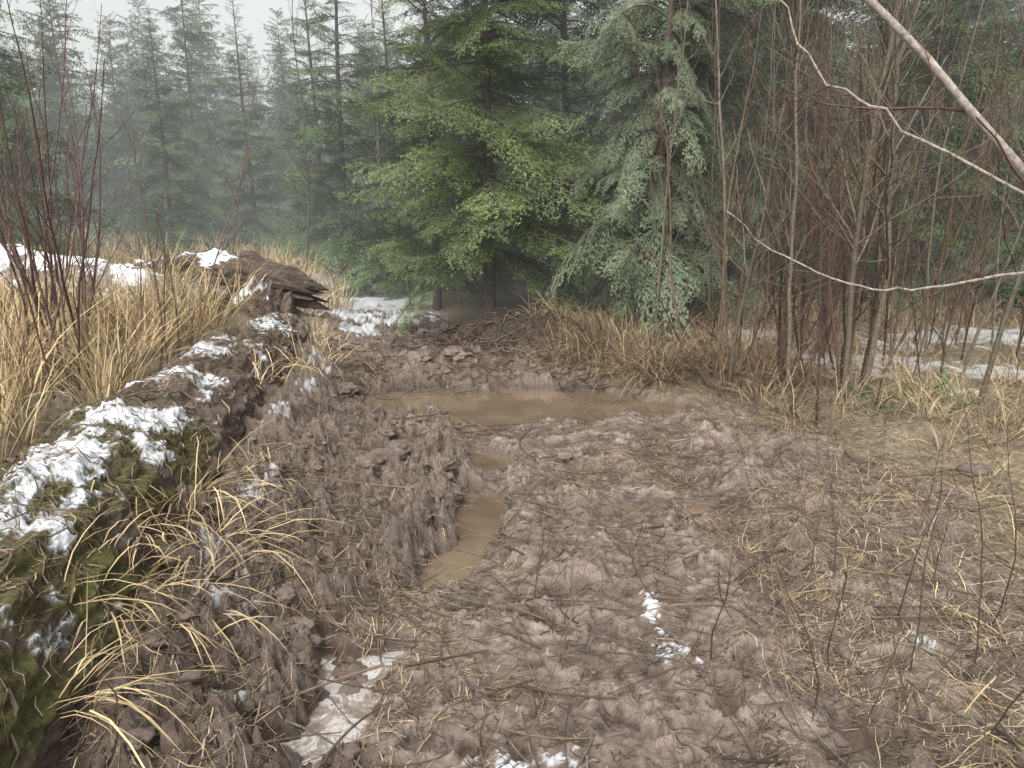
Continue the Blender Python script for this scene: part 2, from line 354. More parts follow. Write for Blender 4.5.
def sheet(name, x0, x1, y0, y1, z, mat, nx=24, ny=24):
    gx, gy = np.meshgrid(np.linspace(x0, x1, nx), np.linspace(y0, y1, ny)); i = np.arange(ny-1)[:, None]*nx; j = np.arange(nx-1)[None, :]
    mb = MB(); mb.add(np.stack([gx, gy, np.full(gx.shape, z)], -1), np.stack([i+j, i+j+1, i+j+1+nx, i+j+nx], -1).reshape(-1, 4)); return mb.obj(name, [mat], True)
sheet('puddle_water', -1.7, 2.2, 2.95, 7.6, WATER, mat_water())
sheet('puddle_ice', -1.1, -.25, 1.4, 2.94, WATER+.008, mat_ice())

# ---------------------------------------------------------------- logs
def log(name, C, rad, mat, nsn, seed, ns=360, na=150, snow=(0, 1), snow_amt=.5, moss_rng=(0, 1), mud_amt=.0, rag0=0., rag1=0., furrow=.016, lump=.22, sf=1.9, gn=.6):
    C = np.array(C, float); s = np.linspace(0, len(C)-1, ns)
    def it(a): return np.interp(s, np.arange(len(C)), a)
    P = np.stack([it(C[:, 0]), it(C[:, 1]), it(C[:, 2])], 1); R = it(np.array(rad))
    k = np.ones(15)/15
    for c in range(3):
        a = np.pad(P[:, c], 7, mode='reflect', reflect_type='odd'); P[:, c] = np.convolve(a, k, 'valid')
    T = nrm(np.gradient(P, axis=0)); side = nrm(np.cross(T, np.array([0, 0, 1.]))); up = np.cross(side, T)
    a = np.linspace(0, TAU, na, endpoint=False)
    dl = np.concatenate([[0], np.cumsum(np.linalg.norm(np.diff(P, axis=0), axis=1))])
    A, S = np.meshgrid(a, dl); u = S/dl[-1]
    ca, sa = np.cos(A), np.sin(A)
    n1 = fbm3(ca*1.2, sa*1.2, S, 1.3, 3, seed); n2 = fbm3(ca*5, sa*5, S*1.4, 1.4, 4, seed+5, .6); n3 = fbm3(ca, sa, S, 5, 5, seed+9, .65)
    rr = R[:, None]*(1+lump*n1)-furrow*2.0*np.abs(n2)+.07*n3
    nz = sa
    sm = ss(.0, .09, nz*.8-.95+snow_amt+1.6*fbm3(ca*.7, sa*.7, S, sf, 6, seed+20, gn))*ss(snow[0]-.02, snow[0]+.02, u)*ss(snow[1]+.02, snow[1]-.02, u)*ss(-.05, .3, nz)
    rr = rr+sm*(.010+.012*n1)
    mo = ss(-.12, .1, .35*nz-.10+fbm3(ca, sa, S, 2.4, 5, seed+40, .6))*ss(moss_rng[1]+.05, moss_rng[1]-.05, u)*ss(moss_rng[0]-.05, moss_rng[0]+.05, u)
    rr = rr+mo*.014*(1+n3)
    md = ss(-.2, .2, fbm3(ca, sa, S, 2.0, 4, seed+60)+mud_amt-.5)*(1-.9*mo)
    ax = 0
    if rag1: ax = ax+rag1*(u**8)*(fbm3(ca*2.2, sa*2.2, S*0, 1.5, 4, seed+70)*2.2)
    if rag0: ax = ax-rag0*((1-u)**8)*(fbm3(ca*2.2, sa*2.2, S*0, 1.0, 3, seed+71)*2.2)
    V = P[:, None]+rr[..., None]*(ca[..., None]*side[:, None]+sa[..., None]*up[:, None])+(ax if np.ndim(ax) else np.zeros_like(A))[..., None]*T[:, None]
    i = np.arange(ns-1)[:, None]*na; j = np.arange(na)[None, :]; j1 = (j+1) % na
    mb = MB(); FQ = np.stack([i+j, i+j1, i+na+j1, i+na+j], -1).reshape(-1, 4); mb.add(V, FQ)
    c0 = V[0].mean(0)+T[0]*.1; c1 = V[-1].mean(0)-T[-1]*.12
    e = np.arange(na); e1 = (e+1) % na; b0 = ns*na
    mb.add(np.vstack([c0, c1]), np.zeros((0, 3), int))
    mb.t.append(np.stack([np.full(na, b0), e1, e], 1)); mb.tm.append(np.zeros(na))
    mb.t.append(np.stack([np.full(na, b0+1), (ns-1)*na+e, (ns-1)*na+e1], 1)); mb.tm.append(np.zeros(na))
    z2 = np.zeros(2); cat = lambda q: np.concatenate([q.ravel(), z2])
    mb.obj(name, [mat], True, {'snow': cat(sm), 'moss': cat(mo), 'mudc': cat(np.clip(md, 0, .8))})
    return V, sm
M_log = mat_log('mossy_bark', (.12, .09, .07)); M_logb = mat_log('weathered_wood', (.23, .205, .185), False); M_logc = mat_log('rotten_wood', (.095, .065, .05), False)
LV, LS = log('fallen_log', [(-1.62, .9, .2), (-1.8, 2.2, .2), (-1.98, 3.4, .2), (-2.12, 4.8, .2), (-2.3, 6.4, .2), (-2.55, 8.6, .16)], [.42, .42, .43, .42, .4, .33], M_log, 0, 100, 800, 240, (.12, 1.0), .16, (0, .42), .5, sf=2.3, gn=.7)
log('weathered_log', [(-3.2, 8.3, .42), (-4.5, 8.8, .58), (-6.2, 9.4, .70), (-9.5, 10.2, .8)], [.34, .42, .46, .48], M_logb, 0, 200, 300, 140, (.12, 1), .48, (0, .0), .15, rag0=.2)
log('broken_log', [(-2.45, 9.45, .58), (-2.75, 9.55, .64), (-3.3, 9.7, .74), (-3.9, 9.85, .76), (-4.8, 10.0, .66)], [.13, .24, .31, .33, .27], M_logc, 0, 300, 260, 140, (.3, 1), .15, (0, 0), .1, rag0=.35, furrow=.035, lump=.5)
log('rotten_stump', [(-3.1, 9.1, -.1), (-3.0, 9.25, .3), (-2.9, 9.35, .62)], [.50, .40, .28], M_logc, 0, 400, 140, 120, (0, 1), .1, (0, 0), .3, rag1=.2, furrow=.04, lump=.5)

# exposed roots hanging over the hollow under the fir
r = np.random.default_rng(8); n = 34; bx = r.uniform(-1.1, 1.1, n); by = 9.2+r.normal(0, .25, n)
P = grow(np.stack([bx, by, height(bx, by)+.05], 1), np.stack([r.normal(0, .8, n), -np.ones(n), r.uniform(-.1, .5, n)], 1), r.uniform(.5, 1.3, n), 10, .22, (0, 0, -.12), r)
P[..., 2] = np.maximum(P[..., 2], height(P[..., 0], P[..., 1])+.005)
mb = MB(); R = r.uniform(.006, .02, n)[:, None]*np.linspace(1, .3, 10)[None, :]; tubes(mb, P, R, 6, 0, r.uniform(0, .5, n))
C, RC = kids(P, R, 4, .2, .9, .7, .5, 6, .2, (0, 0, -.05), .5, r, .002); tubes(mb, C, RC, 4, 0, r.uniform(0, .6, len(C)))
mb.obj('tree_roots', [M_brown], True)

# ---------------------------------------------------------------- conifers
def template(seed, step=.035, sub=True, nsp=.010, nl=.02, nw=.006, spread=.42, tang=55, droop=.0, jit=.15):
    r = np.random.default_rng(seed); seg = [((.04, 0, 0), (1, 0, 0))]; x = .1; sgn = 1
    while x < .97:
        for sg in (1, -1):
            L = (spread*(1-x)**.8*min(1, .35+x*2)+.05)*r.uniform(.45, 1.25); a = math.radians(tang+r.normal()*10)
            xx = x+r.uniform(-.015, .015); q = (xx+L*math.cos(a), sg*L*math.sin(a), -droop*L*1.2+r.normal()*.04)
            p0 = (xx, 0, 0); seg.append((p0, q))
            if sub and L > .1:
                t = .25
                while t < .92:
                    for s2 in (1, -1):
                        l2 = L*(1-t)*.55*r.uniform(.5, 1.3)+.015; b = sg*a+s2*math.radians(45)
                        c = [p0[i]+(q[i]-p0[i])*t for i in range(3)]
                        seg.append((c, (c[0]+l2*math.cos(b), c[1]+l2*math.sin(b), c[2]-droop*l2+r.normal()*.015)))
                    t += .035/L
        x += step*r.uniform(.6, 1.4)
    A = np.array([s[0] for s in seg]); B = np.array([s[1] for s in seg]); Ls = np.linalg.norm(B-A, axis=1)
    cnt = np.maximum((Ls/nsp).astype(int), 2); id = np.repeat(np.arange(len(seg)), cnt)
    t = r.uniform(0, 1, len(id)); c = A[id]+(B[id]-A[id])*t[:, None]; d = nrm(B[id]-A[id])
    s = np.where(r.random(len(id)) < .5, 1, -1)[:, None]; pr = np.stack([-d[:, 1], d[:, 0], np.zeros(len(id))], 1)
    nd_ = nrm(d*.55+pr*s*.85+r.normal(size=(len(id), 3))*jit*np.array([1, 1, 2.2]))
    l = nl*r.uniform(.7, 1.2, len(id))[:, None]
    V = np.stack([c-d*nw/2, c+d*nw/2, c+nd_*l], 1).reshape(-1, 3)
    pr2 = nrm(np.stack([-(B-A)[:, 1], (B-A)[:, 0], np.zeros(len(A))], 1)); W = np.stack([A-pr2*.0018, A+pr2*.0018, B], 1).reshape(-1, 3)
    if nsp > .018: W = W[:3]
    return V.astype(np.float32), W.astype(np.float32)
def conifer(name, H, R, nb, temps, stemps, seed, low=.3, el0=-5, el1=35, dr=.18, mats=None, rt=.07, roll=.25, parent=None, loc=(0, 0, 0), mesh_only=False, sp=.7, lenj=(.65, 1.15), lmin=.25, elj=7, azf=None):
    r = np.random.default_rng(seed); mb = MB(); k = 16
    P = grow(np.array([[0, 0, -.15]]), np.array([[0, 0, 1.]]), np.array([H+.15]), k, .008, (0, 0, .02), r)
    tubes(mb, P, rt*np.linspace(1.0, .06, k)[None, :], 10, 0)
    az = r.uniform(0, TAU)
    for b in range(nb):
        u = (b+.5)/nb; z = low+(H-low-.02)*u**1.0; z = min(H-.02, z+r.normal()*.06); rel = z/H
        L = R*(1-rel)**sp*r.uniform(*lenj)+lmin*(1-.5*rel); az += 2.4+r.normal()*.35; el = math.radians(el0+(el1-el0)*rel+r.normal()*elj)
        T = temps if L > .65 else stemps; V, W = T[r.integers(len(T))]; ro = r.normal()*roll
        f = (z+.15)/(H+.15)*(k-1); i0 = min(int(f), k-2); c = P[0, i0]*(1-(f-i0))+P[0, i0+1]*(f-i0)
        d = dr*r.uniform(.4, 1.7); bend = r.normal()*.2
        def xf(Q):
            x, y, zz = Q[:, 0], Q[:, 1], Q[:, 2]
            y2 = y*math.cos(ro)-zz*math.sin(ro)+bend*x*x; z2 = y*math.sin(ro)+zz*math.cos(ro)-np.abs(y)*.15
            zl = z2+x*math.sin(el)-d*x*x*1.6+.10*x**4; xo = x*math.cos(el)
            return np.stack([c[0]+L*(xo*math.cos(az)-y2*math.sin(az)), c[1]+L*(xo*math.sin(az)+y2*math.cos(az)), c[2]+L*zl], 1)
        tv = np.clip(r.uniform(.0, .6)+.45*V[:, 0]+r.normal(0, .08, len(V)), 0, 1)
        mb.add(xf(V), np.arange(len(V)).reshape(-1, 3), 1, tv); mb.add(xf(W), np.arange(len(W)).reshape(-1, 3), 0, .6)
        xs = np.linspace(0, .95, 7); ax = xf(np.stack([xs, xs*0, xs*0], 1))[None]
        tubes(mb, ax, (.008*L**.7+.002)*np.linspace(1.2, .2, 7)[None, :], 4, 0, np.array([.5]))
    if mesh_only: return mb.mesh(name, list(mats))
    return mb.obj(name, list(mats), False, None, loc, parent)
hero = [template(s, .036, True, .012, .022, .0075, .38, 52, .16) for s in range(5)]
heros = [template(s+10, .06, False, .016, .035, .012, .5, 55, .1) for s in range(3)]
mid = [template(s+20, .055, True, .024, .032, .019, .42, 55, .15) for s in range(3)]
mids = [template(s+30, .08, False, .03, .05, .024, .5, 55, .1) for s in range(2)]
ced = [template(s+40, .045, True, .011, .020, .010, .34, 42, .45, .06) for s in range(3)]
far_t = [template(s+50, .08, False, .024, .06, .045, .55, 55, .15) for s in range(3)]
def at(x, y): return (x, y, float(height(np.array([x]), np.array([y]))[0]))
FT = (M_trunk, M_need); DT = (M_trunk, M_dark)
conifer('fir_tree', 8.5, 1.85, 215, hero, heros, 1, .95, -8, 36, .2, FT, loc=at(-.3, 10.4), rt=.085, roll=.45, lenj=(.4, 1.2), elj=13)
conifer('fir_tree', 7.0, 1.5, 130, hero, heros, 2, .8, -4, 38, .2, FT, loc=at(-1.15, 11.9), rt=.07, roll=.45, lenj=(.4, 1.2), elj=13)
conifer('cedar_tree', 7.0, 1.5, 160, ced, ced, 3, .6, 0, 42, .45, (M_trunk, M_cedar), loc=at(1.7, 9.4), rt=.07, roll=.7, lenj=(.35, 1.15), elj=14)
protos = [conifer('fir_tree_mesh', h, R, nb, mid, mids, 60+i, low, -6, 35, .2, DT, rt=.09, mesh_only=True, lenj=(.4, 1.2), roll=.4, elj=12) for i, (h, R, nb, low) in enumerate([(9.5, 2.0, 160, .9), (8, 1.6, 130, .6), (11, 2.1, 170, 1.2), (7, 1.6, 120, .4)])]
farp = [conifer('distant_fir_mesh', h, R, nb, far_t, far_t, 80+i, .4, -6, 35, .18, DT, rt=.09, mesh_only=True, lenj=(.4, 1.2), lmin=.7, sp=.75, roll=.4, elj=12) for i, (h, R, nb) in enumerate([(10, 2.3, 160), (12, 2.5, 180), (8.5, 2.1, 140)])]
r = np.random.default_rng(5)
def put(me, x, y, s, name='fir_tree', parent=None):
    o = bpy.data.objects.new(name, me); scene.collection.objects.link(o); p = at(x, y); o.location = p; o.rotation_euler = (r.normal()*.02, r.normal()*.02, r.uniform(0, TAU)); o.scale = (s, s, s*r.uniform(.92, 1.1))
    if parent: o.parent = parent
for (x, y, s, k) in [(-3.4, 15.8, .95, 1), (-2.0, 14.0, .85, 3), (.9, 12.5, 1, 0), (2.6, 11.4, .95, 1), (4.2, 12.2, 1.05, 0), (3.4, 14.2, 1, 2), (6.0, 11.3, 1, 3), (6.4, 13.6, 1, 2), (8.4, 12.4, 1.05, 0), (10.3, 14, 1, 2), (1.8, 15.8, 1, 2), (-.8, 15, 1, 0), (8.2, 16, 1, 0), (5, 17, 1.05, 2),
                     (-8.4, 13.0, 1.0, 1), (-10.8, 15, 1, 0), (-6.8, 21, .85, 1), (-4.4, 18.5, .9, 3), (-9.5, 24, .85, 0), (12.5, 12, 1, 1), (-12.5, 19, .9, 2), (-5.4, 24, .8, 1), (-8.2, 19, .75, 3)]:
    put(protos[k], x, y, s)
df = bpy.data.objects.new('distant_forest', None); scene.collection.objects.link(df)
pts = np.zeros((0, 2))
for _ in range(5000):
    y = 19+(r.random()**.8)*58; x = r.uniform(-.95, .95)*y
    if y < 26 and x < -2.2: continue
    if y < 30 and -.42*y < x < -.2*y and r.random() < .5: continue
    md = 1.5+.02*y
    if len(pts) == 0 or ((pts-[x, y])**2).sum(1).min() > md*md: pts = np.vstack([pts, [x, y]])
    if len(pts) > 560: break
for x, y in pts: put(farp[r.integers(3)], x, y, r.uniform(.5, .95), 'distant_fir', df)

# ---------------------------------------------------------------- bare shrubs and saplings
def bases(cx, cy, n, sd, r):
    x = cx+r.normal(0, sd, n); y = cy+r.normal(0, sd, n); return np.stack([x, y, height(x, y)-.03], 1)
r = np.random.default_rng(31)
for i, (x, y, n, hh, rad) in enumerate([(-2.95, 4.9, 9, 2.5, .010), (-3.35, 5.6, 9, 2.8, .012), (-2.75, 5.9, 6, 1.9, .009), (-3.9, 6.4, 7, 2.9, .012)]):
    bare('bare_shrub', bases(x, y, n, .14, r), r.uniform(.6, 1.05, n)*hh, np.full(n, rad)*r.uniform(.7, 1.2, n), M_red, lean=.16, n1=8, n2=4, seed=100+i, lf=.3, ang=.45)
for i, (x, y, n, hh, rad) in enumerate([(2.0, 7.0, 5, 3.2, .012), (2.45, 6.7, 5, 3.6, .013), (1.75, 7.7, 4, 3.2, .010), (2.9, 7.4, 5, 3.6, .011), (3.6, 6.9, 5, 3.0, .011), (3.2, 8.6, 6, 4.0, .013), (4.6, 8.2, 6, 3.6, .013), (2.3, 9.2, 5, 4.0, .013), (4.3, 10.3, 7, 4.4, .015), (6.2, 9.6, 7, 4.2, .016), (5.6, 7.4, 6, 3.4, .012), (7.4, 10.6, 7, 4.5, .016), (4.1, 6.2, 4, 2.8, .01), (2.3, 6.3, 4, 2.6, .009)]):
    bare('bare_shrub', bases(x, y, n, .28, r), r.uniform(.5, 1.1, n)*hh, np.full(n, rad)*r.uniform(.5, 1.2, n), M_red if i % 2 else M_brown, lean=.17, wob=.06, n1=14, n2=5, n3=2 if i < 5 else 1, seed=240+i, lf=.33, ang=.6, t0=.1)
for i, (x, y, n, sd) in enumerate([(2.6, 7.4, 6, .4), (3.6, 7.6, 7, .6), (4.8, 7.6, 7, .7), (3.6, 9.6, 7, 1.0), (2.6, 6.5, 4, .3)]):
    bare('alder_thicket', bases(x, y, n, sd, r), r.uniform(3.2, 5.2, n), r.uniform(.008, .016, n), M_grey if i % 2 else M_brown, lean=.06, wob=.035, n1=14, n2=4, n3=1, seed=260+i, lf=.22, ang=.7, t0=.25, k=16)
for i, (x, y, hh, rad, lx) in enumerate([(2.72, 6.15, 4.5, .026, -.02), (2.95, 6.3, 4.8, .028, .06), (3.75, 6.0, 4.6, .022, .12), (3.35, 7.6, 5, .026, .0), (4.9, 6.6, 4.8, .026, -.08), (1.5, 8.2, 4.5, .016, .02), (2.2, 7.9, 5, .022, .05), (4.0, 9.2, 5.5, .03, 0), (5.9, 8.6, 5.5, .03, .05), (-1.6, 12.2, 5, .02, -.05), (-3.6, 13.6, 5, .022, .08), (-4.6, 12.6, 3.5, .016, .1), (2.35, 6.4, 4, .02, -.1), (1.95, 6.75, 4.2, .02, .05)]):
    bare('alder_sapling', [at(x, y)], [hh], [rad], M_grey, dirs=[(lx, 0, 1)], wob=.04, n1=24, n2=5, n3=2, seed=300+i, lf=.24, ang=.75, k=20)

# leaning tree off to the right whose branches reach over the clearing
def alder():
    r = np.random.default_rng(44); mb = MB()
    def spl(pts, k=22, w=.006):
        pts = np.array(pts, float); t = np.linspace(0, len(pts)-1, k); P = np.stack([np.interp(t, np.arange(len(pts)), pts[:, c]) for c in range(3)], 1)
        a = np.pad(P, ((2, 2), (0, 0)), mode='reflect', reflect_type='odd'); P = sum(a[i:i+k] for i in range(5))/5
        return (P+r.normal(size=P.shape)*w)[None]
    S = [(spl([(3.25, 2.05, -.05), (2.3, 2.15, .95), (1.46, 2.29, 1.79), (1.02, 2.39, 2.25), (.4, 2.5, 2.85), (-.2, 2.7, 3.3)]), .019, .006, 6),
         (spl([(3.3, 2.1, -.05), (3.1, 2.4, 1.2), (3.0, 2.6, 2.6), (2.9, 2.8, 4.6)]), .035, .01, 12),
         (spl([(2.25, 2.15, 1.0), (1.7, 2.08, 1.5), (1.32, 2.06, 1.72), (1.0, 2.1, 1.88), (.87, 2.12, 1.96), (.73, 2.15, 2.1), (.68, 2.18, 2.25)], 26, .007), .006, .0022, 14),
         (spl([(3.05, 2.5, 1.5), (2.4, 2.6, 1.5), (1.72, 2.62, 1.46), (1.4, 2.6, 1.42), (1.24, 2.6, 1.40), (1.07, 2.61, 1.44), (.85, 2.65, 1.54), (.72, 2.67, 1.67)], 28, .006), .0065, .0018, 18)]
    for P, a, b, n in S:
        R = np.linspace(a, b, P.shape[1])[None, :]; tubes(mb, P, R, 8, 0, np.array([.8]))
        C, RC = kids(P, R, n, .25, .97, .75, .25, 8, .12, (0, 0, .04), .4, r, .0014); tubes(mb, C, RC, 5, 1, r.uniform(0, 1, len(C)))
        D, RD = kids(C, RC, 3, .2, .9, .6, .5, 6, .1, (0, 0, .03), .6, r, .001); tubes(mb, D, RD, 4, 1, r.uniform(0, 1, len(D)))
    mb.obj('alder_tree', [M_pale, M_red], True)
alder()

r = np.random.default_rng(52); P0 = [(1.05, 2.35), (1.2, 2.6), (1.45, 2.5), (1.0, 2.9), (1.6, 2.9), (1.75, 2.6), (.75, 2.6), (1.9, 3.2), (1.35, 3.2), (.95, 2.2), (1.7, 3.6), (2.2, 3.6), (.62, 3.1), (2.4, 4.2), (1.25, 2.1), (1.45, 2.05), (1.0, 2.0), (1.3, 2.35), (2.0, 2.9), (.1, 3.1), (.02, 2.1), (1.55, 2.2), (1.5, 3.3), (1.15, 2.85), (2.1, 4.6), (-1.0, 3.6), (-1.2, 4.4)]
bs = np.array([at(a, b) for a, b in P0]); n = len(bs)
bare('dead_stalks', bs, r.uniform(.4, 1.05, n), np.full(n, .0036), M_brown, lean=.32, wob=.08, n1=6, n2=2, seed=53, lf=.4, ang=.6)
bare('snag_stub', [at(.07, 2.28)], [.13], [.013], M_brown, lean=.35, wob=.25, n1=3, n2=1, seed=54, lf=.5, k=8)

# ---------------------------------------------------------------- grass
def clumps(mb, cx, cy, nb, H, W, spread, lean, droop, r, z0=None):
    n = len(cx)*nb; id = np.repeat(np.arange(len(cx)), nb); ox = r.normal(0, spread, n); oy = r.normal(0, spread, n)
    x = cx[id]+ox; y = cy[id]+oy; z = height(x, y)-.01 if z0 is None else z0[id]+r.normal(0, .02, n)
    caz = r.uniform(0, TAU, len(cx))[id]; az = np.arctan2(oy+np.sin(caz)*spread*.8, ox+np.cos(caz)*spread*.8)+r.normal(0, .5, n)
    hs = r.uniform(.7, 1.2, len(cx))[id]
    blades(mb, np.stack([x, y, z], 1), H*hs*r.uniform(.35, 1.1, n), W*r.uniform(.5, 1.3, n), az, lean*r.uniform(.2, 1.8, n), droop*r.uniform(.2, 1.8, n), 6, 0, r)
r = np.random.default_rng(71)
def reg(n, x0, x1, y0, y1, f, sn=True):
    x = r.uniform(x0, x1, n*5); y = r.uniform(y0, y1, n*5); k = f(x, y)
    if sn: k &= (snowf(x, y) < .5) | (r.random(len(x)) < .3)
    return x[k][:n], y[k][:n]
mb = MB()
cx, cy = reg(230, -6.5, -2.5, 3.2, 8.6, lambda x, y: x < xl(y)-.85); clumps(mb, cx, cy, 45, .85, .007, .06, .3, .24, r)
cx, cy = reg(260, -14, -2.4, 10.3, 17, lambda x, y: x < -1.2-y*.12); clumps(mb, cx, cy, 40, .75, .011, .12, .3, .2, r)
cx, cy = reg(420, -26, 2, 16, 32, lambda x, y: x < 3); clumps(mb, cx, cy, 30, .8, .02, .22, .3, .2, r)
mb.obj('tall_dry_grass', [M_straw])
mb = MB()
cx, cy = reg(430, 1.2, 9, 2, 11.5, lambda x, y: (x > xr(y)+.15+.3*pn2(x*2, y*2, 4))); clumps(mb, cx, cy, 45, .55, .006, .09, .6, .4, r)
cx, cy = reg(130, .3, 2.5, 7.0, 9.0, lambda x, y: (x > xr(y)+.1)); clumps(mb, cx, cy, 45, .6, .006, .09, .7, .5, r)
cx, cy = reg(160, .6, 10, 9, 14, lambda x, y: (x > xr(y)+.2)); clumps(mb, cx, cy, 30, .6, .010, .1, .5, .35, r)
cx, cy = reg(28, .9, 2.6, 1.8, 4.6, lambda x, y: r.random(len(x)) < ss(.8, 2.6, x)); clumps(mb, cx, cy, 18, .3, .0033, .07, 1.3, .6, r)
mb.obj('matted_dry_grass', [M_mat])
mb = MB()
gx_ = np.array([-1.9, -1.85, -2.0, -1.75, -1.5, -1.42, -1.5, -1.38, -1.45, -1.6, -1.3, -1.4, -1.35, -1.25, -1.8, -1.7]); gy_ = np.array([7.6, 7.3, 7.9, 7.1, 3.1, 3.4, 2.8, 3.0, 2.5, 2.25, 3.2, 4.1, 2.0, 2.6, 5.4, 6.4])
gz_ = np.array([.3, .25, .35, .2, .42, .38, .42, .28, .3, .42, .22, .2, .25, .2, .45, .35]); clumps(mb, gx_, gy_, 42, .48, .006, .1, .9, .6, r, gz_)
cx, cy = reg(30, 1.1, 3, 1.9, 4.6, lambda x, y: x > .9+.2*y+.3*r.random(len(x))); clumps(mb, cx, cy, 16, .42, .0042, .08, 1.6, .7, r)
mb.obj('grass_tuft', [M_straw])
mb = MB(); cx, cy = reg(10, 2.9, 3.7, 5.6, 6.8, lambda x, y: x > 0); clumps(mb, cx, cy, 9, .4, .02, .07, 1.1, .5, r); mb.obj('sword_fern', [M_leaf])
mb = MB(); cx, cy = reg(70, .4, 3.6, 6.4, 8.6, lambda x, y: (x > xr(y)) & (x < xr(y)+1.0)); clumps(mb, cx, cy, 26, .75, .004, .1, .8, .35, r); mb.obj('dead_bracken', [M_brown])

# straw litter and twigs lying on the mud
def lay(mb, P, w, tube, mat, r, tint=None):
    n, k, _ = P.shape
    if tube: tubes(mb, P, (w*r.uniform(.5, 1.6, n))[:, None]*np.linspace(1, .5, k)[None, :], 5, mat, r.uniform(0, 1, n)); return
    T = nrm(np.gradient(P, axis=1)); s = np.stack([-T[..., 1], T[..., 0], r.normal(0, .2, T.shape[:2])], -1); ww = (w*r.uniform(.5, 1.4, n))[:, None, None]
    V = np.stack([P-s*ww/2, P+s*ww/2], 2); i = np.arange(n)[:, None]*k*2; j = np.arange(k-1)[None, :]*2
    mb.add(V, np.stack([i+j, i+j+1, i+j+3, i+j+2], -1).reshape(-1, 4), mat, np.repeat(r.uniform(0, 1, n) if tint is None else tint, 2*k))
def litter(mb, n, f, Lr, w, k, off, mat, tube, r, x0=-1.6, x1=2.9, y0=1.6, y1=8, tilt=.004, cvs=.25, stiff=0):
    x = r.uniform(x0, x1, n*5); y = y0+(y1-y0)*r.random(n*5)**1.3; kk = f(x, y) & (height(x, y) > WATER+.01); x = x[kk][:n]; y = y[kk][:n]; n = len(x)
    az = r.uniform(0, TAU, n); L = r.uniform(*Lr, n); P = np.zeros((n, k, 3)); cv = r.normal(0, cvs, n)
    for i in range(k):
        P[:, i, 0] = x; P[:, i, 1] = y; x = x+np.cos(az)*L/(k-1); y = y+np.sin(az)*L/(k-1); az = az+cv
    h = height(P[..., 0], P[..., 1]); hm = np.maximum(h, h.mean(1, keepdims=True)-.01)
    if stiff:
        t = np.linspace(0, 1, k)[None, :]; a = h[:, :1]; b = h[:, -1:]; ln = a*(1-t)+b*t; hm = ln+np.maximum((h-ln).max(1, keepdims=True)*.7, 0)
    P[..., 2] = np.maximum(hm, WATER)+off+r.uniform(0, tilt, (n, 1))
    lay(mb, P, w, tube, mat, r)
r = np.random.default_rng(91)
mb = MB()
den = lambda x, y: (fbm(x, y, 1.1, 4, 120, .6)+.3*pn2(x*7, y*7, 3) > r.uniform(-.12, .42, len(x))-.12*(x > 1.2))
litter(mb, 10000, den, (.008, .05), .0028, 3, .002, 0, False, r)
litter(mb, 6000, den, (.03, .14), .0026, 5, .002, 0, False, r)
litter(mb, 3000, lambda x, y: (x > .9) & den(x, y), (.08, .32), .0030, 7, .004, 0, False, r, .8, 3.2)
litter(mb, 2200, lambda x, y: x < -.3, (.05, .25), .0032, 5, .005, 0, False, r, -1.6, -.2)
mb.obj('straw_litter', [M_litter])
mb = MB()
litter(mb, 6000, lambda x, y: x > -9, (.01, .07), .0019, 4, .002, 0, True, r)
litter(mb, 1500, lambda x, y: x > -9, (.05, .3), .0017, 7, .003, 0, True, r, cvs=.12)
litter(mb, 380, lambda x, y: x > -9, (.2, .6), .0030, 8, .006, 0, True, r, cvs=.06, stiff=1)
litter(mb, 150, lambda x, y: x > -9, (.2, .7), .0034, 8, .006, 1, True, r, cvs=.05, stiff=1)
litter(mb, 90, lambda x, y: x < .2, (.25, .7), .0042, 9, .008, 0, True, r, -1.6, .2, cvs=.08, stiff=1)
litter(mb, 300, lambda x, y: y > 6.8, (.2, .8), .006, 8, .03, 0, True, r, -1.6, 2.4, 6.8, 9.4)
mb.obj('fallen_twigs', [M_brown, M_grey], True)
# debris lying on the fallen log (follows the log surface)
r = np.random.default_rng(95); ns_, na_ = LV.shape[:2]
def on_log(n, k, step_s, step_a, off):
    s = r.uniform(60, ns_-60, n); a = na_*.25+r.normal(0, na_*.13, n); th = r.uniform(0, TAU, n); P = np.zeros((n, k, 3)); cv = r.normal(0, .2, n)
    for i in range(k):
        ii = np.clip(s, 0, ns_-1).astype(int); jj = a.astype(int) % na_; P[:, i] = LV[ii, jj]; P[:, i, 2] += off
        s = s+np.cos(th)*step_s; a = a+np.sin(th)*step_a; th = th+cv
    return P
mb = MB(); lay(mb, on_log(1700, 5, 2.4, 2.4, .006), .0032, False, 0, r); lay(mb, on_log(350, 7, 4.5, 4.0, .012), .0040, False, 0, r); lay(mb, on_log(800, 6, 2.6, 2.6, .008), .0020, True, 1, r); lay(mb, on_log(60, 10, 6, 5, .025), .004, True, 1, r)
mb.obj('log_debris', [M_litter, M_brown])

# mud clods
def ico(sub):
    bm = bmesh.new(); bmesh.ops.create_icosphere(bm, subdivisions=sub, radius=1); v = np.array([q.co[:] for q in bm.verts]); f = np.array([[a.index for a in q.verts] for q in bm.faces]); bm.free(); return v, f
iv, iff = ico(4); iv3, iff3 = ico(3); mb = MB(); r = np.random.default_rng(101)
def variants(iv, o): return [iv*(1+1.1*fbm3(iv[:, 0], iv[:, 1], iv[:, 2], 1.4, o, 500+q*11, .7))[:, None]*np.array([1, r.uniform(.6, 1), r.uniform(.4, .7)]) for q in range(8)]
var = variants(iv, 5); var3 = variants(iv3, 4)
def clod(x, y, s, V):
    a = r.uniform(0, TAU); v = V[r.integers(8)]*s; v = np.stack([v[:, 0]*math.cos(a)-v[:, 1]*math.sin(a), v[:, 0]*math.sin(a)+v[:, 1]*math.cos(a), v[:, 2]], 1)
    return v+np.array([x, y, 0])
